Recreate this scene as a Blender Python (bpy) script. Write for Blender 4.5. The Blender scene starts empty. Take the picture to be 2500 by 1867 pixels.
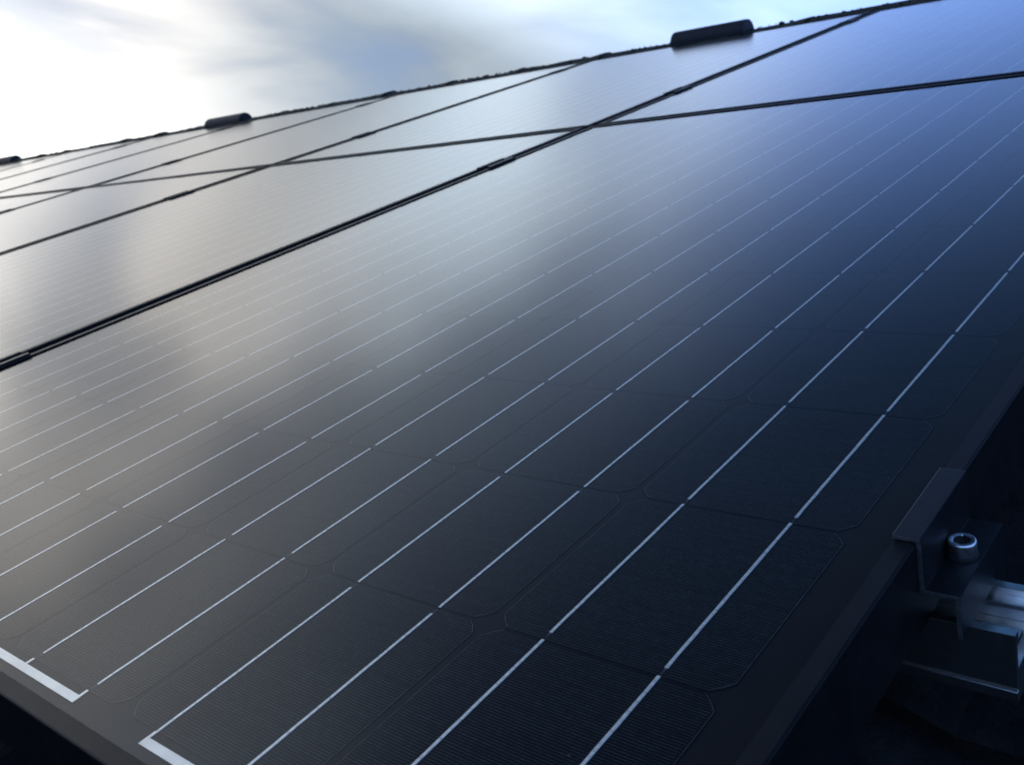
import bpy, bmesh, math, random
from mathutils import Matrix, Vector
random.seed(7)

# ------------------------------------------------------------------ frame of reference
# plane coordinates: u to the right along the roof, v up the slope, w out of the panels
PITCH = math.radians(30.0)
BASE = Vector((0.0, 0.0, 4.6))
M = Matrix.Translation(BASE) @ Matrix.Rotation(PITCH, 4, 'X')
sc = bpy.context.scene
C = sc.collection

# ------------------------------------------------------------------ camera
RIGHT = Vector((0.7525237732212877, 0.6221796282746446, -0.21587144530210817))
DOWN = Vector((0.07261137688669017, -0.40417896269755604, -0.9117932627845781))
FWD = Vector((-0.6545498901408624, 0.6704713836344939, -0.3493315975457021))
CAM = Vector((0.17922594, -0.13577320, 0.26742380))
cd = bpy.data.cameras.new('camera')
cd.sensor_fit = 'HORIZONTAL'; cd.sensor_width = 36.0
cd.lens = 36.0 * 2401.28 / 2500.0
cd.clip_start = 0.02; cd.clip_end = 6000.0
cd.dof.use_dof = True; cd.dof.focus_distance = 0.62; cd.dof.aperture_fstop = 20.0
cam = bpy.data.objects.new('camera', cd); C.objects.link(cam)
cm = Matrix.Identity(4)
for i, a in enumerate((RIGHT, -DOWN, -FWD)):
    for j in range(3): cm[j][i] = a[j]
cm = Matrix.Translation(CAM) @ cm
cam.matrix_world = M @ cm
sc.camera = cam

# ------------------------------------------------------------------ sky, sun, exposure
CLOUD = 10.5; HAZE = 10.2; VEIL = 14.2
SUN_AZ, SUN_EL = math.radians(-64.0), math.radians(8.0)      # azimuth from +Y towards +X
SD = Vector((math.sin(SUN_AZ) * math.cos(SUN_EL), math.cos(SUN_AZ) * math.cos(SUN_EL), math.sin(SUN_EL)))
world = bpy.data.worlds.new('World'); sc.world = world; world.use_nodes = True
nt = world.node_tree; nt.nodes.clear(); L = nt.links.new
def N(t, **k):
    n = nt.nodes.new(t)
    for a, b in k.items(): setattr(n, a, b)
    return n
def math_(op, a, b=None, clamp=False):
    n = N('ShaderNodeMath', operation=op); n.use_clamp = clamp
    for i, x in enumerate((a, b)):
        if x is None: continue
        if isinstance(x, (int, float)): n.inputs[i].default_value = x
        else: L(x, n.inputs[i])
    return n.outputs[0]
def maprange(x, a, b, c=0.0, d=1.0):
    n = N('ShaderNodeMapRange', interpolation_type='SMOOTHSTEP')
    L(x, n.inputs[0])
    for i, k in enumerate((a, b, c, d)): n.inputs[i + 1].default_value = k
    return n.outputs[0]
sky = N('ShaderNodeTexSky', sky_type='NISHITA')
sky.sun_disc = False; sky.sun_elevation = SUN_EL; sky.sun_rotation = SUN_AZ
sky.air_density = 1.0; sky.dust_density = 0.15; sky.ozone_density = 4.5
tc = N('ShaderNodeTexCoord')
sep = N('ShaderNodeSeparateXYZ'); L(tc.outputs['Generated'], sep.inputs[0])
dot = N('ShaderNodeVectorMath', operation='DOT_PRODUCT'); L(tc.outputs['Generated'], dot.inputs[0]); dot.inputs[1].default_value = SD
cosg = math_('MAXIMUM', dot.outputs['Value'], 0.0)
GD = Vector((math.sin(math.radians(-83)) * math.cos(math.radians(12)), math.cos(math.radians(-83)) * math.cos(math.radians(12)), math.sin(math.radians(12))))   # thin, glaring part of the cloud
dot2 = N('ShaderNodeVectorMath', operation='DOT_PRODUCT'); L(tc.outputs['Generated'], dot2.inputs[0]); dot2.inputs[1].default_value = GD
cosG = math_('MAXIMUM', dot2.outputs['Value'], 0.0)
# cloud sheet: directions projected on a level layer; a bank of cloud covers the sun's side and
# ends along a soft, ragged front overhead
zz = math_('MAXIMUM', math_('ADD', sep.outputs['Z'], 0.02), 0.03)
cx = math_('DIVIDE', sep.outputs['X'], zz); cy = math_('DIVIDE', sep.outputs['Y'], zz)
cmb = N('ShaderNodeCombineXYZ'); L(cx, cmb.inputs[0]); L(cy, cmb.inputs[1]); cmb.inputs[2].default_value = 46.58
def noise(scale, detail, rough, dist):
    n = N('ShaderNodeTexNoise'); n.inputs['Scale'].default_value = scale; n.inputs['Detail'].default_value = detail
    n.inputs['Roughness'].default_value = rough; n.inputs['Distortion'].default_value = dist
    L(cmb.outputs[0], n.inputs['Vector']); return n.outputs['Fac']
nA = noise(0.55, 5.0, 0.5, 0.3); nB = noise(1.35, 4.0, 0.44, 0.35)
FRONT_AZ = math.radians(-77.0)
fr = math_('ADD', math_('MULTIPLY', cx, math.sin(FRONT_AZ)), math_('MULTIPLY', cy, math.cos(FRONT_AZ)))
edge = math_('ADD', fr, math_('MULTIPLY', math_('SUBTRACT', nA, 0.5), 0.9))
bank = maprange(edge, 0.70, 1.38, 0.0, 1.0)
holes = maprange(nB, 0.34, 0.60, 0.66, 1.0)
mask = math_('MULTIPLY', math_('MULTIPLY', bank, holes), maprange(cosG, 0.50, 0.82, 0.14, 1.0))   # the bank thins out away from the sun
shade = maprange(nB, 0.32, 0.64, 0.52, 1.30)
rim = maprange(fr, 1.28, 2.3, 1.10, 0.24)                      # thin lit edge overhead, thick grey base lower down
bright = math_('MULTIPLY', math_('MULTIPLY', math_('ADD', rim, math_('MULTIPLY', math_('POWER', cosG, 20.0), 1.1)), shade), CLOUD)
tint = N('ShaderNodeMix', data_type='RGBA'); tint.inputs['A'].default_value = (0.74, 0.87, 1.0, 1); tint.inputs['B'].default_value = (1.0, 0.955, 0.90, 1)
L(maprange(cosG, 0.84, 0.97), tint.inputs['Factor'])
cl = N('ShaderNodeVectorMath', operation='SCALE'); L(tint.outputs['Result'], cl.inputs[0]); L(bright, cl.inputs['Scale'])
# thin high veil, denser towards the horizon all round
vl = N('ShaderNodeMix', data_type='RGBA'); L(math_('MULTIPLY', maprange(sep.outputs['Z'], 0.52, 0.80, 0.42, 0.0), maprange(sep.outputs['Z'], 0.28, 0.56, 0.60, 1.0)), vl.inputs['Factor']); L(sky.outputs[0], vl.inputs['A'])
vc = N('ShaderNodeMix', data_type='RGBA'); L(maprange(cosG, 0.62, 0.90), vc.inputs['Factor'])
vc.inputs['A'].default_value = (0.36 * VEIL, 0.62 * VEIL, 1.50 * VEIL, 1); vc.inputs['B'].default_value = (0.62 * VEIL, 0.74 * VEIL, 0.96 * VEIL, 1)
L(vc.outputs['Result'], vl.inputs['B'])
mx0 = N('ShaderNodeMix', data_type='RGBA'); L(mask, mx0.inputs['Factor']); L(vl.outputs['Result'], mx0.inputs['A']); L(cl.outputs[0], mx0.inputs['B'])
# glaring haze between the cloud base and the horizon, round the low sun
slot = maprange(math_('ADD', sep.outputs['Z'], math_('MULTIPLY', math_('SUBTRACT', nB, 0.5), 0.20)), 0.17, 0.29, 1.0, 0.0)
slot = math_('MULTIPLY', slot, maprange(cosG, 0.78, 0.98))
glow = math_('ADD', math_('MULTIPLY', math_('POWER', cosG, 30.0), 2.0), HAZE)
hz = N('ShaderNodeVectorMath', operation='SCALE'); hz.inputs[0].default_value = (1.0, 0.975, 0.93); L(glow, hz.inputs['Scale'])
mx = N('ShaderNodeMix', data_type='RGBA'); L(slot, mx.inputs['Factor']); L(mx0.outputs['Result'], mx.inputs['A']); L(hz.outputs[0], mx.inputs['B'])
bg = N('ShaderNodeBackground'); bg.inputs['Strength'].default_value = 0.075; L(mx.outputs['Result'], bg.inputs['Color'])
wo = N('ShaderNodeOutputWorld'); L(bg.outputs[0], wo.inputs['Surface'])

sl = bpy.data.lights.new('sun', 'SUN'); sl.energy = 0.6; sl.angle = math.radians(10.0); sl.color = (1.0, 0.93, 0.84)
so = bpy.data.objects.new('sun', sl); C.objects.link(so); so.location = BASE + SD * 30
so.rotation_euler = SD.to_track_quat('Z', 'Y').to_euler()
vs = sc.view_settings
sc.display_settings.display_device = 'sRGB'
vs.view_transform = 'Standard'; vs.look = 'None'; vs.exposure = 1.15; vs.gamma = 1.0; vs.use_curve_mapping = False

# ------------------------------------------------------------------ helpers
def tag(o, label=None, cat=None, group=None, kind=None):
    if label: o['label'] = label
    if cat: o['category'] = cat
    if group: o['group'] = group
    if kind: o['kind'] = kind
    return o
def empty(name, loc):
    o = bpy.data.objects.new(name, None); o.empty_display_size = 0.1; C.objects.link(o)
    o.matrix_world = M @ Matrix.Translation(Vector(loc)); return o
def obj(name, me, parent=None, loc=(0, 0, 0), rot=(0, 0, 0), scale=(1, 1, 1)):
    o = bpy.data.objects.new(name, me); C.objects.link(o)
    if parent is not None:
        o.parent = parent; o.location = loc; o.rotation_euler = rot; o.scale = scale
    else:
        o.matrix_world = M @ Matrix.Translation(Vector(loc))
    return o
def mesh(name, vs_, fs, mat, smooth=False):
    me = bpy.data.meshes.new(name); me.from_pydata([tuple(v) for v in vs_], [], fs); me.materials.append(mat)
    if smooth:
        for p in me.polygons: p.use_smooth = True
    me.update(); return me
class MB:
    def __init__(s): s.v = []; s.f = []
    def quad(s, a, b, c, d):
        n = len(s.v); s.v += [a, b, c, d]; s.f.append((n, n + 1, n + 2, n + 3))
    def poly(s, pts):
        n = len(s.v); s.v += list(pts); s.f.append(tuple(range(n, n + len(pts))))
    def box(s, x0, x1, y0, y1, z0, z1):
        n = len(s.v)
        s.v += [(x0,y0,z0),(x1,y0,z0),(x1,y1,z0),(x0,y1,z0),(x0,y0,z1),(x1,y0,z1),(x1,y1,z1),(x0,y1,z1)]
        for q in ((0,3,2,1),(4,5,6,7),(0,1,5,4),(1,2,6,5),(2,3,7,6),(3,0,4,7)): s.f.append(tuple(n + i for i in q))
    def prism(s, prof, a0, a1, axis='v'):
        # closed profile extruded; axis 'v': profile is (u,w); axis 'u': profile is (v,w)
        n = len(s.v); k = len(prof)
        for a in (a0, a1):
            for p in prof: s.v.append((p[0], a, p[1]) if axis == 'v' else (a, p[0], p[1]))
        s.f.append(tuple(n + i for i in range(k))); s.f.append(tuple(n + k + i for i in reversed(range(k))))
        for i in range(k):
            j = (i + 1) % k; s.f.append((n + i, n + k + i, n + k + j, n + j))
    def mesh(s, name, mat, smooth=False, bevel=0.0):
        me = mesh(name, s.v, s.f, mat)
        bm = bmesh.new(); bm.from_mesh(me)
        bmesh.ops.recalc_face_normals(bm, faces=bm.faces)
        if bevel > 0:
            bmesh.ops.remove_doubles(bm, verts=bm.verts, dist=1e-6)
            bmesh.ops.bevel(bm, geom=[e for e in bm.edges if e.is_manifold and e.calc_face_angle(0) > 0.5], offset=bevel, segments=2, affect='EDGES', profile=0.6)
        bm.to_mesh(me); bm.free()
        for p in me.polygons: p.use_smooth = smooth
        return me

# ------------------------------------------------------------------ materials
def mat_(name):
    m = bpy.data.materials.new(name); m.use_nodes = True
    t = m.node_tree; b = t.nodes['Principled BSDF']; return m, t, b
def principled(name, col, rough, metal=0.0, spec=0.5, var=0.0, vscale=30.0, bump=0.0, bscale=200.0, rvar=0.0, bdist=0.0005, col2=None, coord='Object'):
    m, t, b = mat_(name)
    b.inputs['Base Color'].default_value = (*col, 1); b.inputs['Roughness'].default_value = rough
    b.inputs['Metallic'].default_value = metal; b.inputs['Specular IOR Level'].default_value = spec
    tcn = t.nodes.new('ShaderNodeTexCoord')
    if var > 0 or col2 or rvar > 0:
        n = t.nodes.new('ShaderNodeTexNoise'); n.inputs['Scale'].default_value = vscale; n.inputs['Detail'].default_value = 5.0; n.inputs['Roughness'].default_value = 0.6
        t.links.new(tcn.outputs[coord], n.inputs['Vector'])
        r = t.nodes.new('ShaderNodeValToRGB'); r.color_ramp.elements[0].position = 0.35; r.color_ramp.elements[1].position = 0.68
        c2 = col2 or tuple(min(1, x * (1 + var)) for x in col); c1 = tuple(x * (1 - var) for x in col)
        r.color_ramp.elements[0].color = (*c1, 1); r.color_ramp.elements[1].color = (*c2, 1)
        t.links.new(n.outputs['Fac'], r.inputs[0]); t.links.new(r.outputs[0], b.inputs['Base Color'])
        if rvar > 0:
            mr = t.nodes.new('ShaderNodeMapRange'); mr.inputs[3].default_value = rough - rvar; mr.inputs[4].default_value = rough + rvar
            t.links.new(n.outputs['Fac'], mr.inputs[0]); t.links.new(mr.outputs[0], b.inputs['Roughness'])
    if bump > 0:
        n2 = t.nodes.new('ShaderNodeTexNoise'); n2.inputs['Scale'].default_value = bscale; n2.inputs['Detail'].default_value = 4.0
        t.links.new(tcn.outputs[coord], n2.inputs['Vector'])
        bp = t.nodes.new('ShaderNodeBump'); bp.inputs['Strength'].default_value = bump; bp.inputs['Distance'].default_value = bdist
        t.links.new(n2.outputs['Fac'], bp.inputs['Height']); t.links.new(bp.outputs[0], b.inputs['Normal'])
    return m
def glass_material():
    m = bpy.data.materials.new('panel_glass'); m.use_nodes = True; t = m.node_tree; t.nodes.clear()
    o = t.nodes.new('ShaderNodeOutputMaterial'); mixn = t.nodes.new('ShaderNodeMixShader')
    fr = t.nodes.new('ShaderNodeFresnel'); fr.inputs['IOR'].default_value = 1.29
    tr = t.nodes.new('ShaderNodeBsdfTransparent'); tr.inputs['Color'].default_value = (0.94, 0.96, 0.955, 1)
    gl = t.nodes.new('ShaderNodeBsdfGlossy'); gl.distribution = 'BECKMANN'
    gl.inputs['Roughness'].default_value = 0.16
    tcn = t.nodes.new('ShaderNodeTexCoord')
    # the same air-to-glass reflectance from either side (light that leaves has entered at the same angle)
    gn = t.nodes.new('ShaderNodeNewGeometry'); io = t.nodes.new('ShaderNodeMapRange')
    io.inputs[3].default_value = 1.29; io.inputs[4].default_value = 1.0 / 1.29
    t.links.new(gn.outputs['Backfacing'], io.inputs[0]); t.links.new(io.outputs[0], fr.inputs['IOR'])
    # smears of rain dust change the gloss a little
    n2 = t.nodes.new('ShaderNodeTexNoise'); n2.inputs['Scale'].default_value = 5.0; n2.inputs['Detail'].default_value = 6.0
    t.links.new(tcn.outputs['Object'], n2.inputs['Vector'])
    mr = t.nodes.new('ShaderNodeMapRange'); mr.inputs[3].default_value = 0.115; mr.inputs[4].default_value = 0.155
    t.links.new(n2.outputs['Fac'], mr.inputs[0]); t.links.new(mr.outputs[0], gl.inputs['Roughness'])
    df = t.nodes.new('ShaderNodeBsdfDiffuse'); df.inputs['Color'].default_value = (0.42, 0.29, 0.22, 1)
    n3 = t.nodes.new('ShaderNodeTexNoise'); n3.inputs['Scale'].default_value = 3.2; n3.inputs['Detail'].default_value = 8.0; n3.inputs['Roughness'].default_value = 0.65
    t.links.new(tcn.outputs['Object'], n3.inputs['Vector'])
    vo = t.nodes.new('ShaderNodeTexVoronoi'); vo.inputs['Scale'].default_value = 75.0; t.links.new(tcn.outputs['Object'], vo.inputs['Vector'])
    sp = t.nodes.new('ShaderNodeMapRange'); sp.inputs[1].default_value = 0.05; sp.inputs[2].default_value = 0.015; sp.inputs[3].default_value = 0.0; sp.inputs[4].default_value = 0.30
    t.links.new(vo.outputs['Distance'], sp.inputs[0])
    vs2 = t.nodes.new('ShaderNodeSeparateColor'); t.links.new(vo.outputs['Color'], vs2.inputs[0])
    gt = t.nodes.new('ShaderNodeMath'); gt.operation = 'GREATER_THAN'; gt.inputs[1].default_value = 0.86; t.links.new(vs2.outputs[0], gt.inputs[0])
    spk = t.nodes.new('ShaderNodeMath'); spk.operation = 'MULTIPLY'; t.links.new(sp.outputs[0], spk.inputs[0]); t.links.new(gt.outputs[0], spk.inputs[1])
    fm = t.nodes.new('ShaderNodeMapRange'); fm.inputs[1].default_value = 0.35; fm.inputs[2].default_value = 0.75; fm.inputs[3].default_value = 0.001; fm.inputs[4].default_value = 0.007
    t.links.new(n3.outputs['Fac'], fm.inputs[0])
    ds = t.nodes.new('ShaderNodeMath'); ds.operation = 'ADD'; t.links.new(fm.outputs[0], ds.inputs[0]); t.links.new(spk.outputs[0], ds.inputs[1])
    so_ = t.nodes.new('ShaderNodeSeparateXYZ'); t.links.new(tcn.outputs['Object'], so_.inputs[0])
    ed = t.nodes.new('ShaderNodeMapRange'); ed.inputs[1].default_value = 0.012; ed.inputs[2].default_value = -0.017; ed.inputs[3].default_value = 0.0; ed.inputs[4].default_value = 0.16
    t.links.new(so_.outputs['Y'], ed.inputs[0])
    n4 = t.nodes.new('ShaderNodeTexNoise'); n4.inputs['Scale'].default_value = 26.0; n4.inputs['Detail'].default_value = 5.0; t.links.new(tcn.outputs['Object'], n4.inputs['Vector'])
    e2 = t.nodes.new('ShaderNodeMath'); e2.operation = 'MULTIPLY'; t.links.new(ed.outputs[0], e2.inputs[0]); t.links.new(n4.outputs['Fac'], e2.inputs[1])
    d0 = ds; ds = t.nodes.new('ShaderNodeMath'); ds.operation = 'ADD'; t.links.new(d0.outputs[0], ds.inputs[0]); t.links.new(e2.outputs[0], ds.inputs[1])
    dm = t.nodes.new('ShaderNodeMixShader'); t.links.new(ds.outputs[0], dm.inputs[0]); t.links.new(tr.outputs[0], dm.inputs[1]); t.links.new(df.outputs[0], dm.inputs[2])
    t.links.new(fr.outputs[0], mixn.inputs[0]); t.links.new(dm.outputs[0], mixn.inputs[1]); t.links.new(gl.outputs[0], mixn.inputs[2])
    t.links.new(mixn.outputs[0], o.inputs['Surface']); return m
m_glass = glass_material()
m_cell = principled('silicon_cell', (0.0022, 0.0025, 0.0034), 0.5, spec=0.05, var=0.25, vscale=12.0)
def vary_per_object(m, amt):
    t = m.node_tree; bsdf = t.nodes['Principled BSDF']; oi = t.nodes.new('ShaderNodeObjectInfo')
    mr = t.nodes.new('ShaderNodeMapRange'); mr.inputs[3].default_value = 1 - amt; mr.inputs[4].default_value = 1 + amt
    hs = t.nodes.new('ShaderNodeHueSaturation'); src = bsdf.inputs['Base Color'].links[0].from_socket
    t.links.new(oi.outputs['Random'], mr.inputs[0]); t.links.new(mr.outputs[0], hs.inputs['Value']); t.links.new(src, hs.inputs['Color']); t.links.new(hs.outputs[0], bsdf.inputs['Base Color'])
vary_per_object(m_cell, 0.55)
m_finger = principled('silver_finger', (0.12, 0.12, 0.122), 0.5, metal=0.3, var=0.5, vscale=200.0)
m_ribbon = principled('tinned_ribbon', (0.78, 0.755, 0.72), 0.50, metal=0.9, var=0.2, vscale=420.0, bump=0.5, bscale=900.0, bdist=0.0002)
m_connector = principled('tinned_connector', (0.80, 0.775, 0.74), 0.46, metal=0.9, var=0.07, vscale=70.0, bump=0.3, bscale=300.0, bdist=0.0002)
def solder_marks(m):
    # small dull notches where the ribbon was soldered down, about every 12 mm
    t = m.node_tree; bsdf = t.nodes['Principled BSDF']; tcn = t.nodes.new('ShaderNodeTexCoord')
    sp = t.nodes.new('ShaderNodeSeparateXYZ'); t.links.new(tcn.outputs['Object'], sp.inputs[0])
    oi = t.nodes.new('ShaderNodeObjectInfo')
    def mth(op, a, b):
        n = t.nodes.new('ShaderNodeMath'); n.operation = op
        for i, x in enumerate((a, b)):
            if isinstance(x, (int, float)): n.inputs[i].default_value = x
            else: t.links.new(x, n.inputs[i])
        return n.outputs[0]
    y = mth('FRACT', mth('ADD', mth('DIVIDE', sp.outputs['Y'], 0.0122), oi.outputs['Random']), 0.0)
    k = mth('LESS_THAN', y, 0.045)
    nz = t.nodes.new('ShaderNodeTexNoise'); nz.inputs['Scale'].default_value = 60.0; t.links.new(tcn.outputs['Object'], nz.inputs['Vector'])
    mixc = t.nodes.new('ShaderNodeMix'); mixc.data_type = 'RGBA'; src = bsdf.inputs['Base Color'].links[0].from_socket
    t.links.new(mth('MULTIPLY', k, mth('MULTIPLY', nz.outputs['Fac'], 0.8)), mixc.inputs['Factor']); t.links.new(src, mixc.inputs['A']); mixc.inputs['B'].default_value = (0.16, 0.16, 0.17, 1)
    t.links.new(mixc.outputs['Result'], bsdf.inputs['Base Color'])
solder_marks(m_ribbon)
m_back = principled('black_backsheet', (0.0090, 0.0062, 0.0050), 0.6, spec=0.08, var=0.2, vscale=40.0)
m_frame = principled('black_anodised_frame', (0.0065, 0.0065, 0.0072), 0.5, spec=0.16, var=0.25, vscale=60.0, bump=0.25, bscale=1500.0, bdist=0.0001, rvar=0.06)
m_clamp = principled('black_clamp', (0.008, 0.0085, 0.010), 0.45, spec=0.25, var=0.3, vscale=120.0, bump=0.3, bscale=1400.0, bdist=0.0001)
m_clampcut = principled('cut_clamp_edge', (0.13, 0.13, 0.135), 0.5, metal=0.5, var=0.3, vscale=500.0)
m_alu = principled('mill_aluminium', (0.86, 0.83, 0.80), 0.27, metal=1.0, var=0.10, vscale=160.0, bump=0.25, bscale=700.0, bdist=0.0001)
m_socket = principled('dark_socket', (0.02, 0.02, 0.02), 0.7, spec=0.2)  # dark tone paints in the shade of the bolt socket; washer shares it
m_steel = principled('stainless_steel', (0.66, 0.67, 0.69), 0.32, metal=1.0, var=0.12, vscale=300.0, bump=0.3, bscale=1600.0, bdist=0.0001)
m_tile = principled('dark_roof_tile', (0.008, 0.008, 0.008), 0.9, spec=0.08, vscale=22.0, col2=(0.022, 0.022, 0.020), bump=0.8, bscale=260.0, bdist=0.002)
m_ridge = principled('ridge_tile', (0.020, 0.021, 0.019), 0.85, spec=0.2, vscale=25.0, col2=(0.040, 0.044, 0.030), bump=0.9, bscale=120.0, bdist=0.004)
m_moss = principled('moss', (0.022, 0.030, 0.012), 0.95, spec=0.1, var=0.5, vscale=90.0)
m_vent = principled('ridge_vent_plastic', (0.010, 0.011, 0.016), 0.6, spec=0.25, var=0.2, vscale=30.0, bump=0.2, bscale=300.0)
m_deck = principled('roof_underlay', (0.015, 0.015, 0.016), 0.9, spec=0.1, var=0.3, vscale=5.0)
m_wall = principled('rendered_wall', (0.42, 0.40, 0.37), 0.9, spec=0.2, var=0.12, vscale=3.0, bump=0.3, bscale=60.0, bdist=0.004)
m_ground = principled('lawn_ground', (0.030, 0.045, 0.020), 0.95, spec=0.1, vscale=0.35, col2=(0.060, 0.075, 0.035), bump=0.4, bscale=20.0, bdist=0.05)
m_gutter = principled('grey_gutter', (0.10, 0.10, 0.11), 0.5, spec=0.4, var=0.15, vscale=8.0)

# ------------------------------------------------------------------ ground
gm = mesh('ground', [(-3000,-3000,0),(3000,-3000,0),(3000,3000,0),(-3000,3000,0)], [(0,1,2,3)], m_ground)
g = bpy.data.objects.new('ground', gm); C.objects.link(g); tag(g, kind='structure')

# ------------------------------------------------------------------ house: walls, roof, ridge
U0, U1 = -10.4, 1.9            # gable ends
V_EAVE, V_RIDGE = -1.05, 3.27
W_DECK, W_TILE = -0.150, -0.112
house = empty('house', (0, V_EAVE, W_DECK))
tag(house, 'house whose dark tiled pitched roof carries the solar panels', 'house')
def loc_h(p): return (p[0], p[1] - V_EAVE, p[2] - W_DECK)
b = MB(); b.box(U0, U1, V_EAVE, V_RIDGE, W_DECK - 0.03, W_DECK)
b.v = [loc_h(p) for p in b.v]; obj('roof_deck', b.mesh('roof_deck', m_deck), house)
# back slope, mirrored in the vertical plane through the ridge
Mi = M.inverted()
ridge_w = M @ Vector((0, V_RIDGE, W_DECK))
def to_h(pw): return loc_h(Mi @ Vector(pw))
run = (V_RIDGE - V_EAVE) * math.cos(PITCH); rise = (V_RIDGE - V_EAVE) * math.sin(PITCH)
yr, zr = ridge_w.y, ridge_w.z
b = MB()
pts = [(U0, yr, zr), (U1, yr, zr), (U1, yr + run, zr - rise), (U0, yr + run, zr - rise)]
low = [(p[0], p[1], p[2] - 0.05) for p in pts]
b.v = [to_h(p) for p in low + pts]
b.f = [(0,3,2,1),(4,5,6,7),(0,1,5,4),(1,2,6,5),(2,3,7,6),(3,0,4,7)]
obj('back_roof', b.mesh('back_roof', m_tile), house)
ye, ze = yr - run, zr - rise
def wall(pts4, th):
    bb = MB(); a = [Vector(p) for p in pts4]; t = Vector(th)
    n = len(a); bb.v = [to_h(p) for p in a] + [to_h(p + t) for p in a]
    bb.f = [tuple(range(n)), tuple(reversed(range(n, 2 * n)))] + [(i, (i + 1) % n, n + (i + 1) % n, n + i) for i in range(n)]
    obj('wall', bb.mesh('wall', m_wall), house)
yi0, yi1, zt = ye + 0.45, yr + run - 0.45, zr - rise + 0.45 * math.tan(PITCH) - 0.10
wall([(U0 + .2, yi0, 0), (U1 - .2, yi0, 0), (U1 - .2, yi0, zt), (U0 + .2, yi0, zt)], (0, .25, 0))
wall([(U0 + .2, yi1, 0), (U1 - .2, yi1, 0), (U1 - .2, yi1, zt), (U0 + .2, yi1, zt)], (0, -.25, 0))
for x, d in ((U0 + .2, .25), (U1 - .2, -.25)):
    wall([(x, yi0 + .25, 0), (x, yi1 - .25, 0), (x, yi1 - .25, zt), (x, yr, zr - .16), (x, yi0 + .25, zt)], (d, 0, 0))
# gutter along the eave
b = MB(); gp = []
for k in range(13):
    a = math.pi + math.pi * k / 12; gp.append((0.065 * math.cos(a), 0.065 * math.sin(a)))
for k in range(12, -1, -1):
    a = math.pi + math.pi * k / 12; gp.append((0.060 * math.cos(a), 0.060 * math.sin(a) ))
b.prism(gp, U0, U1, 'u'); b.v = [to_h((p[0], p[1] + ye - 0.05, p[2] + ze - 0.01)) for p in b.v]
obj('gutter', b.mesh('gutter', m_gutter), house)
# single tiles where the array leaves the roof open
def tile_mesh(seed):
    r = random.Random(seed); Wt, Lt, nx = 0.298, 0.40, 12
    vs_, fs = [], []
    def prof(s):  # two shallow rolls
        return 0.018 * max(0.0, math.sin(2 * math.pi * (2 * s) - 0.6)) ** 0.8 if True else 0
    for jy, (y, lift) in enumerate(((0, 0.016), (0.012, 0.019), (Lt, 0.0))):
        for i in range(nx + 1):
            s = i / nx; vs_.append((s * Wt, y, lift + prof(s) + r.uniform(-.0006, .0006)))
    for jy in range(2):
        for i in range(nx):
            a = jy * (nx + 1) + i; fs.append((a, a + 1, a + nx + 2, a + nx + 1))
    base = len(vs_)
    for i in range(nx + 1): vs_.append((i / nx * Wt, 0.0, -0.004))
    for i in range(nx): fs.append((base + i, base + i + 1, i + 1, i))
    for k in (0, nx):
        c = len(vs_); vs_.append((k / nx * Wt, Lt, -0.010)); fs.append((base + k, k, k + nx + 1, k + 2 * (nx + 1), c))
    return mesh('roof_tile', vs_, fs, m_tile)
tms = [tile_mesh(i) for i in range(4)]
gauge, wid = 0.34, 0.302
nrow = int((V_RIDGE - V_EAVE) / gauge) + 1
for r in range(nrow):
    v = V_EAVE - 0.04 + r * gauge
    ncol = int((U1 - U0) / wid)
    for c in range(ncol + 1):
        u = U1 - (c + 1) * wid - (wid / 2 if r % 2 else 0.0)
        if u < U0: continue
        covered = (-8.7 < u and u + wid < -0.25 and v > 0.0 and v + gauge < 3.05)
        if covered or u < -9.0: continue
        o = obj('roof_tile', tms[random.randrange(4)], house, loc_h((u + random.uniform(-.002, .002), v + random.uniform(-.004, .004), W_TILE - 0.026)), (0, 0, random.uniform(-.006, .006)))
# ridge tiles: half-round, bedded on the ridge
def ridge_mesh(seed):
    r = random.Random(seed); n, Ls = 14, 6
    vs_, fs = [], []
    for k in range(Ls + 1):
        x = 0.445 * k / Ls; fl = 0.008 if k == Ls else 0.0
        for i in range(n + 1):
            a = math.radians(-25 + 230 * i / n); rr = 0.115 + fl + r.uniform(-.0022, .0022)
            vs_.append((x, rr * math.cos(a), rr * math.sin(a)))
    for k in range(Ls):
        for i in range(n):
            a = k * (n + 1) + i; fs.append((a, a + n + 1, a + n + 2, a + 1))
    for k in (0, Ls):
        fs.append(tuple(k * (n + 1) + i for i in range(n + 1)))
    return mesh('ridge_tile', vs_, fs, m_ridge)
rms = [ridge_mesh(i) for i in range(5)]
RC = -0.108
u = U0; k = 0
while u < U1 - 0.3:
    obj('ridge_tile', rms[k % 5], house, loc_h((u, V_RIDGE + random.uniform(-.004, .004), RC + random.uniform(-.003, .003))), (random.uniform(-.02, .02), random.uniform(-.006, .006), 0))
    u += 0.43; k += 1
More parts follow.
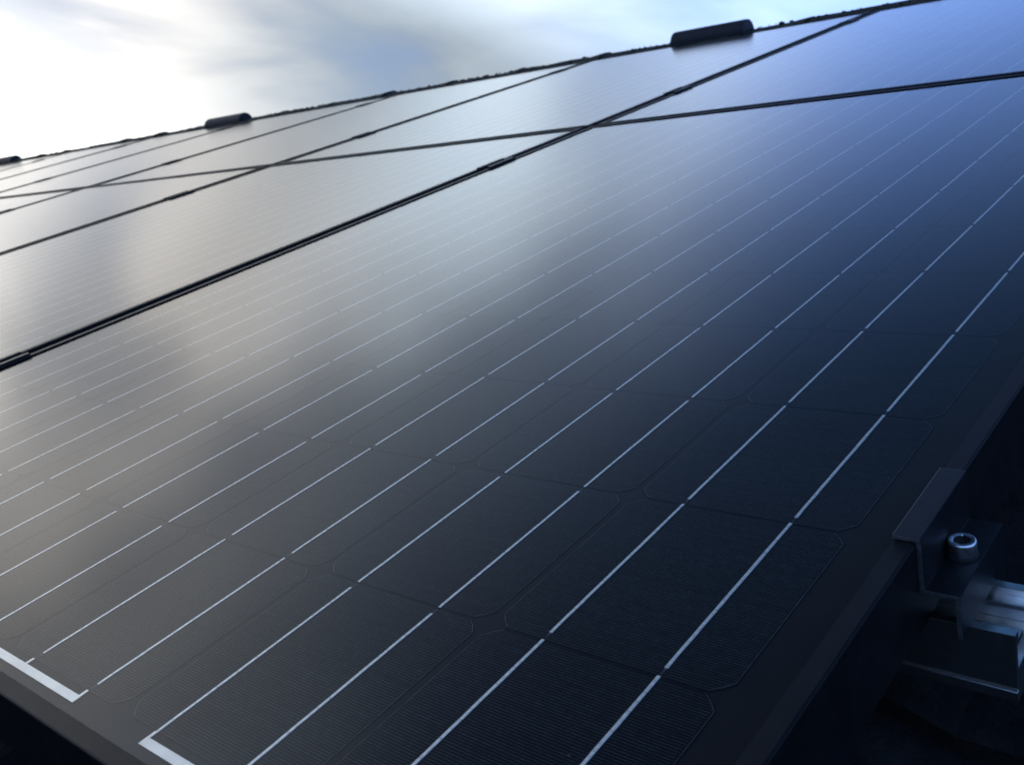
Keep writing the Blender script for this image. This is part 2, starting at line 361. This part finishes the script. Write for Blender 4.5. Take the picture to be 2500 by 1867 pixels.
# ridge vents
def vent(u0, u1, label):
    t = empty('ridge_vent', ((u0 + u1) / 2, V_RIDGE, -0.005)); tag(t, label, 'roof vent', 'half round vents along the ridge')
    h = (u1 - u0) / 2; n = 16; R = 0.048
    b = MB(); prof = []
    for i in range(n + 1):
        a = math.pi * i / n; prof.append((R * math.cos(a), R * math.sin(a) * 1.06 - 0.004))
    prof += [(-R, -0.05), (R, -0.05)]
    b.prism(prof, -h + 0.004, h - 0.004, 'u'); obj('hood', b.mesh('hood', m_vent, bevel=0.003), t)
    for s in (-1, 1):
        b = MB(); pr2 = [(p[0] * 0.985, p[1] * 0.985) for p in prof]
        b.prism(pr2, s * (h - 0.004), s * h, 'u'); obj('end_plate', b.mesh('end_plate', m_vent), t)
    b = MB(); b.box(-h - 0.01, h + 0.01, -R - 0.012, R + 0.012, -0.012, -0.006); obj('flange', b.mesh('flange', m_vent), t)
vent(-1.885, -1.585, 'dark half-round ridge vent nearest to the camera, upper right of the skyline')
vent(-5.08, -4.72, 'dark half-round ridge vent in the middle of the ridge, against white glare')
vent(-8.35, -7.80, 'farthest dark ridge vent, cut by the left edge of the picture')
# moss cushions on the ridge
b = MB(); r = random.Random(3)
ico = bmesh.new(); bmesh.ops.create_icosphere(ico, subdivisions=1, radius=1.0)
iv = [v.co.copy() for v in ico.verts]; ifs = [tuple(v.index for v in f.verts) for f in ico.faces]; ico.free()
uu = -10.2
while uu < 1.8:
    if r.random() < 0.80:
        for q in range(r.randint(1, 3)):
            s = r.uniform(0.002, 0.005) * (1.7 if r.random() < .07 else 1); a = math.radians(90 + r.uniform(-28, 50))
            c = Vector((uu + r.uniform(-.02, .02), V_RIDGE + 0.115 * math.cos(a) * -1, RC + 0.115 * math.sin(a)))
            n = len(b.v)
            for p in iv: b.v.append((c.x + p.x * s * 1.6, c.y + p.y * s * 1.5, c.z + p.z * s * r.uniform(.7, 1.1)))
            b.f += [tuple(n + i for i in f) for f in ifs]
    uu += r.uniform(0.005, 0.020)
tag(obj('moss', b.mesh('moss', m_moss)), 'crusty dark moss growing along the top of the ridge tiles', 'moss', kind='stuff')

# ------------------------------------------------------------------ solar panels
PU, PV, NC, NR = 0.1295, 0.127, 8, 12
CW, CH, CUT = 0.1250, 0.1262, 0.0080
BB = 0.0623
R_OUT, L_OUT, B_OUT, T_OUT = 0.029, -1.069, -0.026, 1.550
LIP = 0.0100
ZG, ZF, ZB = 0.0020, 0.0034, -0.0440
COLS, DU, DV = 8, 1.1209, 1.594
def cell_outline(cw=CW, ch=CH, cut=CUT, z=0.0):
    a, c, k = cw / 2, ch / 2, cut
    def corner(sx, sy):
        p0 = (sx * (a - k), sy * c); p2 = (sx * a, sy * (c - k)); pm = (sx * (a - k * 0.45), sy * (c - k * 0.45))
        return [p0, pm, p2]
    pts = corner(-1, 1)[::-1] + corner(1, 1) + corner(1, -1)[::-1] + corner(-1, -1)
    return [(x, y, z) for x, y in pts]
def half_width(y):
    a, c, k = CW / 2, CH / 2, CUT
    d = abs(y) - (c - k)
    if d <= 0: return a
    return a - 0.45 * k * (d / (0.55 * k)) if d < 0.55 * k else a - 0.45 * k - 0.55 * k * (d - 0.55 * k) / (0.45 * k)
def cell_mb(cx=0, cy=0, b=None):
    b = b or MB(); top = cell_outline(z=0.0); n = len(top)
    top = [(p[0] + cx, p[1] + cy, 0.0) for p in top]
    b.poly(list(reversed(top)))
    k = len(b.v); b.v += [(p[0], p[1], -0.0002) for p in top]
    for i in range(n):
        j = (i + 1) % n; b.f.append((k + i, k + j, k - n + (n - 1 - j), k - n + (n - 1 - i)))
    return b
FP = 0.00156
def finger_mb(cx=0, cy=0, b=None, seed=0, up=1):
    b = b or MB(); z = 0.00008; fw = 0.000038; rr = random.Random(seed)
    y = -CH / 2 + 0.0009
    while y < CH / 2 - 0.0006:
        h = half_width(y) - 0.0014; w = fw * rr.uniform(.75, 1.25)
        b.quad((cx - h, cy + y - w, z), (cx + h, cy + y - w, z), (cx + h, cy + y + w, z), (cx - h, cy + y + w, z)); y += FP
    o = cell_outline(CW - 0.0010, CH - 0.0016, CUT); w = 0.00008
    n = len(o)
    for i in range(n):
        p, q = Vector(o[i]), Vector(o[(i + 1) % n]); d = (q - p)
        if abs(d.y) < 1e-6 and d.length > .05: continue
        nn = Vector((-d.y, d.x, 0)).normalized() * w
        b.quad(*[(cx + s.x, cy + s.y, z + 0.00002) for s in (p - nn, q - nn, q + nn, p + nn)])
    # printed busbar tips left bare where the ribbon stops
    for s in (-1, 1):
        x = s * BB / 2; yt = -up * CH / 2
        a, c = yt + up * 0.0012, yt + up * 0.0070
        b.quad((cx + x - .0001, cy + a, z), (cx + x + .0001, cy + a, z), (cx + x + .0004, cy + c, z), (cx + x - .0004, cy + c, z))
    return b
def ribbon_mb(y0, y1, cx=0, b=None, seed=0, w=0.00092):
    b = b or MB(); rr = random.Random(seed); n = 11; z = 0.00030
    n0 = len(b.v)
    for i in range(n + 1):
        y = y0 + (y1 - y0) * i / n; ww = w * rr.uniform(.93, 1.05); dx = rr.uniform(-.00007, .00007)
        zz = z + (0.00006 if i % 2 else 0.0)
        b.v += [(cx + dx - ww, y, zz - 0.00012), (cx + dx - ww * .8, y, zz), (cx + dx + ww * .8, y, zz), (cx + dx + ww, y, zz - 0.00012)]
    for i in range(n):
        a = n0 + i * 4
        for j in range(3): b.f.append((a + j, a + j + 1, a + j + 5, a + j + 4))
    return b
# column 0 is the rightmost; strings run alternately up and down, so the breaks shift
def cell_c(c, r): return (-(c + 0.5) * PU, (r + 0.5) * PV)
def span(c):
    return (-0.5 * PV + 0.0057, 0.5 * PV + 0.0002) if c % 2 == 0 else (-0.5 * PV - 0.0002, 0.5 * PV - 0.0057)
def frame_mesh():
    b = MB()
    # profile: (inset from the outer edge, w)
    prof = [(0, ZB), (0, ZF - 0.0012), (0.0004, ZF - 0.0004), (0.0012, ZF), (LIP, ZF), (LIP, ZG - 0.0003), (0.0022, ZG - 0.0003), (0.0022, ZB + 0.002), (0.026, ZB + 0.002), (0.026, ZB)]
    n = len(prof)
    for (x, y, sx, sy) in ((R_OUT, B_OUT, -1, 1), (L_OUT, B_OUT, 1, 1), (L_OUT, T_OUT, 1, -1), (R_OUT, T_OUT, -1, -1)):
        for d, w in prof: b.v.append((x + sx * d, y + sy * d, w))
    for k in range(4):
        for i in range(n):
            j = (i + 1) % n; a, c = k * n, ((k + 1) % 4) * n
            b.f.append((a + i, c + i, c + j, a + j))
    return b.mesh('frame', m_frame)
fr_me = frame_mesh()
b = MB(); i_ = 0.0024
x0, x1, y0, y1 = L_OUT + i_, R_OUT - i_, B_OUT + i_, T_OUT - i_
b.box(x0, x1, y0, y1, 0.0006, ZG - 0.0004); b.f = [f for f in b.f if f != (0, 3, 2, 1)]
gl_me = b.mesh('glass', m_glass)
b = MB(); b.box(x0, x1, y0, y1, -0.0014, -0.00024); bk_me = b.mesh('backsheet', m_back)
cell_me = cell_mb().mesh('cell', m_cell)
finger_me = [finger_mb(seed=3, up=1).mesh('finger_grid', m_finger), finger_mb(seed=4, up=-1).mesh('finger_grid', m_finger)]
rib_me = {}
for par in (0, 1):
    a, c = span(par)
    rib_me[par] = [ribbon_mb(a, c, seed=10 * par + s).mesh('busbar', m_ribbon) for s in range(4)]
def cross_spans(top):
    # string connectors: pairs of columns
    def bu(c, k): return -(c + 0.5) * PU + (0.5 - k) * BB     # k=0 right busbar, k=1 left busbar
    if not top: return [(bu(c + 1, 1) - 0.0012, bu(c, 0) + 0.0012) for c in (0, 2, 4, 6)]
    return [(bu(0, 1) - .0012, bu(0, 0) + .0012)] + [(bu(c + 1, 1) - .0012, bu(c, 0) + .0012) for c in (1, 3, 5)] + [(bu(7, 1) - .0012, bu(7, 0) + .0012)]
cross = []
for top in (0, 1):
    for a, c in cross_spans(top):
        b = MB(); yy = (NR * PV + 0.0040, NR * PV + 0.0088) if top else (-0.0088, -0.0040)
        b.box(a, c, yy[0], yy[1], 0.0001, 0.00045); cross.append(b.mesh('string_connector', m_connector))
tabs = MB()
for c in range(NC):
    for s in (-1, 1):
        x = -(c + .5) * PU + s * BB / 2
        if c % 2 == 0: ya, yb = -0.0042, 0.0004
        else: ya, yb = -0.0042, -0.0001
        tabs.box(x - .00098, x + .00098, ya, yb, 0.00012, 0.00052)
        ya, yb = ((NR * PV + .0001, NR * PV + .0042) if c % 2 == 0 else (NR * PV - 0.0004, NR * PV + .0042))
        tabs.box(x - .00098, x + .00098, ya, yb, 0.00012, 0.00052)
tab_me = tabs.mesh('connector_tabs', m_connector)
# joined versions for the panels too far off to tell the cells apart
b = MB(); f_ = MB(); rb = MB()
for c in range(NC):
    for r_ in range(NR):
        x, y = cell_c(c, r_); cell_mb(x, y, b); finger_mb(x, y, f_, seed=r_ % 3, up=1 if c % 2 == 0 else -1)
        a, e = span(c)
        for s in (-1, 1): ribbon_mb(y + a, y + e, x + s * BB / 2, rb, seed=(r_ * 7 + c) % 9)
cells_me, fingers_me, ribs_me = b.mesh('cells', m_cell), f_.mesh('finger_grid', m_finger), rb.mesh('busbars', m_ribbon)

ORD = ['first', 'second', 'third', 'fourth', 'fifth', 'sixth', 'seventh', 'eighth']
def panel(col, row):
    t = empty('solar_panel', (-col * DU, row * DV, 0))
    if (col, row) != (0, 0):
        rp = random.Random(100 + col * 2 + row)
        t.matrix_world = t.matrix_world @ Matrix.Translation((-.5, .8, 0)) @ Matrix.Rotation(math.radians(rp.uniform(-.06, .06)), 4, 'X') @ Matrix.Rotation(math.radians(rp.uniform(-.06, .06)), 4, 'Y') @ Matrix.Translation((.5, -.8, 0))
    rowname = ('lower', 'upper')[row]
    if (col, row) == (0, 0): lab = 'large black solar panel filling the foreground, with visible cells and silver busbars'
    elif (col, row) == (0, 1): lab = 'blue-tinted black solar panel at the top right, rightmost in the upper row'
    else: lab = 'black solar panel, %s from the right in the %s row of the array' % (ORD[col], rowname)
    tag(t, lab, 'solar panel', 'solar panels of the roof array')
    obj('frame', fr_me, t); obj('glass', gl_me, t); obj('backsheet', bk_me, t)
    for me in cross: obj('string_connector', me, t)
    tag(obj('connector_tabs', tab_me, t), kind='stuff')
    if (col, row) in ((0, 0), (1, 0), (0, 1)):
        for c in range(NC):
            for r_ in range(NR):
                x, y = cell_c(c, r_)
                ce = obj('cell', cell_me, t, (x, y, 0))
                tag(obj('finger_grid', finger_me[c % 2], ce), kind='stuff')
                for s in (-1, 1): obj('busbar', rib_me[c % 2][random.randrange(4)], ce, (s * BB / 2, 0, 0))
    else:
        tag(obj('cells', cells_me, t), kind='stuff'); tag(obj('finger_grid', fingers_me, t), kind='stuff'); tag(obj('busbars', ribs_me, t), kind='stuff')
    return t
for row in (0, 1):
    for col in range(COLS): panel(col, row)

# ------------------------------------------------------------------ rails
RAILS = [(0.2825, 0), (1.245, 0), (1.915, 1), (2.93, 1)]
def rail_mesh(u0, u1):
    zt, zb, h = 0.0, -0.030, 0.0205
    P = [(-h, zb), (-h + .0015, zb - .0004), (-h + .0015, zb - .0022), (-h, zb - .0026), (-h, zb - .008), (h, zb - .008), (h, zb - .0026), (h - .0015, zb - .0022), (h - .0015, zb - .0004), (h, zb),
         (h, zt), (h - .0050, zt), (h - .0050, zt - .0045), (h - .0120, zt - .0045), (h - .0120, zt - .0075), (h - .003, zt - .0075), (h - .003, zt - .020),
         (-h + .003, zt - .020), (-h + .003, zt - .0075), (-h + .0120, zt - .0075), (-h + .0120, zt - .0045), (-h + .0050, zt - .0045), (-h + .0050, zt), (-h, zt)]
    b = MB(); b.prism(P, u0, u1, 'u'); return b.mesh('rail', m_alu, bevel=0.0004)
W_RAIL = -0.0450
b = MB(); b.prism([(-0.03, -0.0385), (0.03, -0.0385), (0.03, -0.054), (0.10, -0.054), (0.10, -0.059), (0.025, -0.059), (0.025, -0.0435), (-0.03, -0.0435)], 0, 0.035, 'u'); hook_me = b.mesh('roof_hook', m_steel)
names = ['lowest, its bright cut end showing beside the socket bolt', 'second lowest, hidden under the lower row', 'third from the bottom, under the upper row', 'topmost, under the upper row near the ridge']
for i, (v, row) in enumerate(RAILS):
    t = empty('mounting_rail', (0, v, W_RAIL)); tag(t, 'aluminium mounting rail ' + names[i], 'rail', 'mounting rails under the panels')
    obj('extrusion', rail_mesh(-(COLS - 1) * DU - 1.14, 0.0665 + (0, .02, -.01, .03)[i]), t)
    for k in range(8): obj('roof_hook', hook_me, t, (-0.45 - k * 1.21, 0, 0))

# ------------------------------------------------------------------ end clamps and mid clamps
def lathe(b, prof, n=28, cap=False):
    k0 = len(b.v)
    for i in range(n):
        a = 2 * math.pi * i / n
        for r_, z in prof: b.v.append((r_ * math.cos(a), r_ * math.sin(a), z))
    m_ = len(prof)
    for i in range(n):
        for j in range(m_ - 1):
            a, c = k0 + i * m_ + j, k0 + ((i + 1) % n) * m_ + j
            b.f.append((a, c, c + 1, a + 1))
def bolt_mesh(R=0.0067, Hh=0.0074):
    b = MB(); hx = 0.0036
    n = 36
    lathe(b, [(R * .97, 0), (R, 0.0006), (R, Hh - 0.0012), (R * .95, Hh - 0.0003), (R * .88, Hh)], n)
    # top ring down into the hexagon socket
    k0 = len(b.v)
    for i in range(n):
        a = 2 * math.pi * i / n
        rh = hx / math.cos(((a + 0.3) % (math.pi / 3)) - math.pi / 6)
        b.v += [(R * .88 * math.cos(a), R * .88 * math.sin(a), Hh), (rh * 1.06 * math.cos(a), rh * 1.06 * math.sin(a), Hh - .0001), (rh * math.cos(a), rh * math.sin(a), Hh - 0.0007), (rh * math.cos(a), rh * math.sin(a), Hh - 0.0052)]
    for i in range(n):
        for j in range(3):
            a, c = k0 + i * 4 + j, k0 + ((i + 1) % n) * 4 + j
            b.f.append((a, c, c + 1, a + 1))
    b.f.append(tuple(k0 + i * 4 + 3 for i in range(n)))
    me = b.mesh('socket_bolt', m_steel)
    me.materials.append(m_socket)
    for p in me.polygons:
        p.use_smooth = len(p.vertices) == 4
        c = p.center
        if (c.x ** 2 + c.y ** 2) ** .5 < hx * 1.12 and c.z < Hh - 0.0004: p.material_index = 1
    return me
bolt_me = bolt_mesh()
b = MB(); lathe(b, [(0.0035, 0), (0.0071, 0), (0.0071, 0.0010), (0.0068, 0.0013), (0.0035, 0.0013)]); washer_me = b.mesh('washer', m_socket)
def end_clamp_mesh():
    # z-shaped strap: lip on the frame, leg down, foot outwards, hook down to the rail
    T = 0.0026; zf = ZF + 0.0002
    P = [(0.0185, zf), (0.0288, zf), (0.0288, -0.0240 + T*0), (0.0472 - T, -0.0240), (0.0472 - T, -0.0455), (0.0472, -0.0455), (0.0472, -0.0240 + T),
         (0.0288 + T, -0.0240 + T), (0.0288 + T, zf + T), (0.0185, zf + T)]
    b = MB(); b.prism(P, 0.251, 0.318, 'v')
    me = b.mesh('strap', m_clamp, bevel=0.0005)
    return me
ecm = end_clamp_mesh(); ecm.materials.append(m_clampcut)
for p in ecm.polygons:
    if abs(p.normal.y) > 0.9: p.material_index = 1
def end_clamp(v, lab, root=(0, 0)):
    t = empty('end_clamp', (0, v, 0)); tag(t, lab, 'clamp', 'end clamps at the right edge of the array')
    obj('strap', ecm, t, (0, -0.2845, 0))
    w = obj('washer', washer_me, t, (0.0382, 0.0, -0.0214)); o = obj('socket_bolt', bolt_me, t, (0.0382, 0.0, -0.0199))
ends = ['black z-shaped end clamp with socket bolt on the right edge of the foreground panel', 'end clamp high on the right edge of the foreground panel', 'end clamp low on the right edge of the upper panel', 'end clamp high on the right edge of the upper panel']
for i, (v, row) in enumerate(RAILS): end_clamp(v + 0.002, ends[i])
def mid_clamp_mesh():
    T = 0.0022; zf = ZF + 0.0002; g = 0.0113; f = 0.0178
    P = [(-f, zf), (-g, zf), (-g, -0.0120), (g, -0.0120), (g, zf), (f, zf), (f, zf + T * .7), (f - .0008, zf + T), (g - T, zf + T), (g - T, -0.0120 + T), (-g + T, -0.0120 + T), (-g + T, zf + T), (-f + .0008, zf + T), (-f, zf + T * .7)]
    b = MB(); b.prism(P, -0.036, 0.036, 'v'); return b.mesh('channel', m_clamp)
mcm = mid_clamp_mesh()
GAPC = (L_OUT + R_OUT - DU) / 2
for k in range(COLS - 1):
    for i, (v, row) in enumerate(RAILS):
        t = empty('mid_clamp', (GAPC - k * DU, v + 0.003, 0))
        tag(t, 'black clamp, %s end of %s gap from right, %s row' % (('near', 'far')[i % 2], ORD[k], ('lower', 'upper')[row]), 'clamp', 'mid clamps between the panels')
        obj('channel', mcm, t); obj('socket_bolt', bolt_me, t, (0, 0, -0.0092))
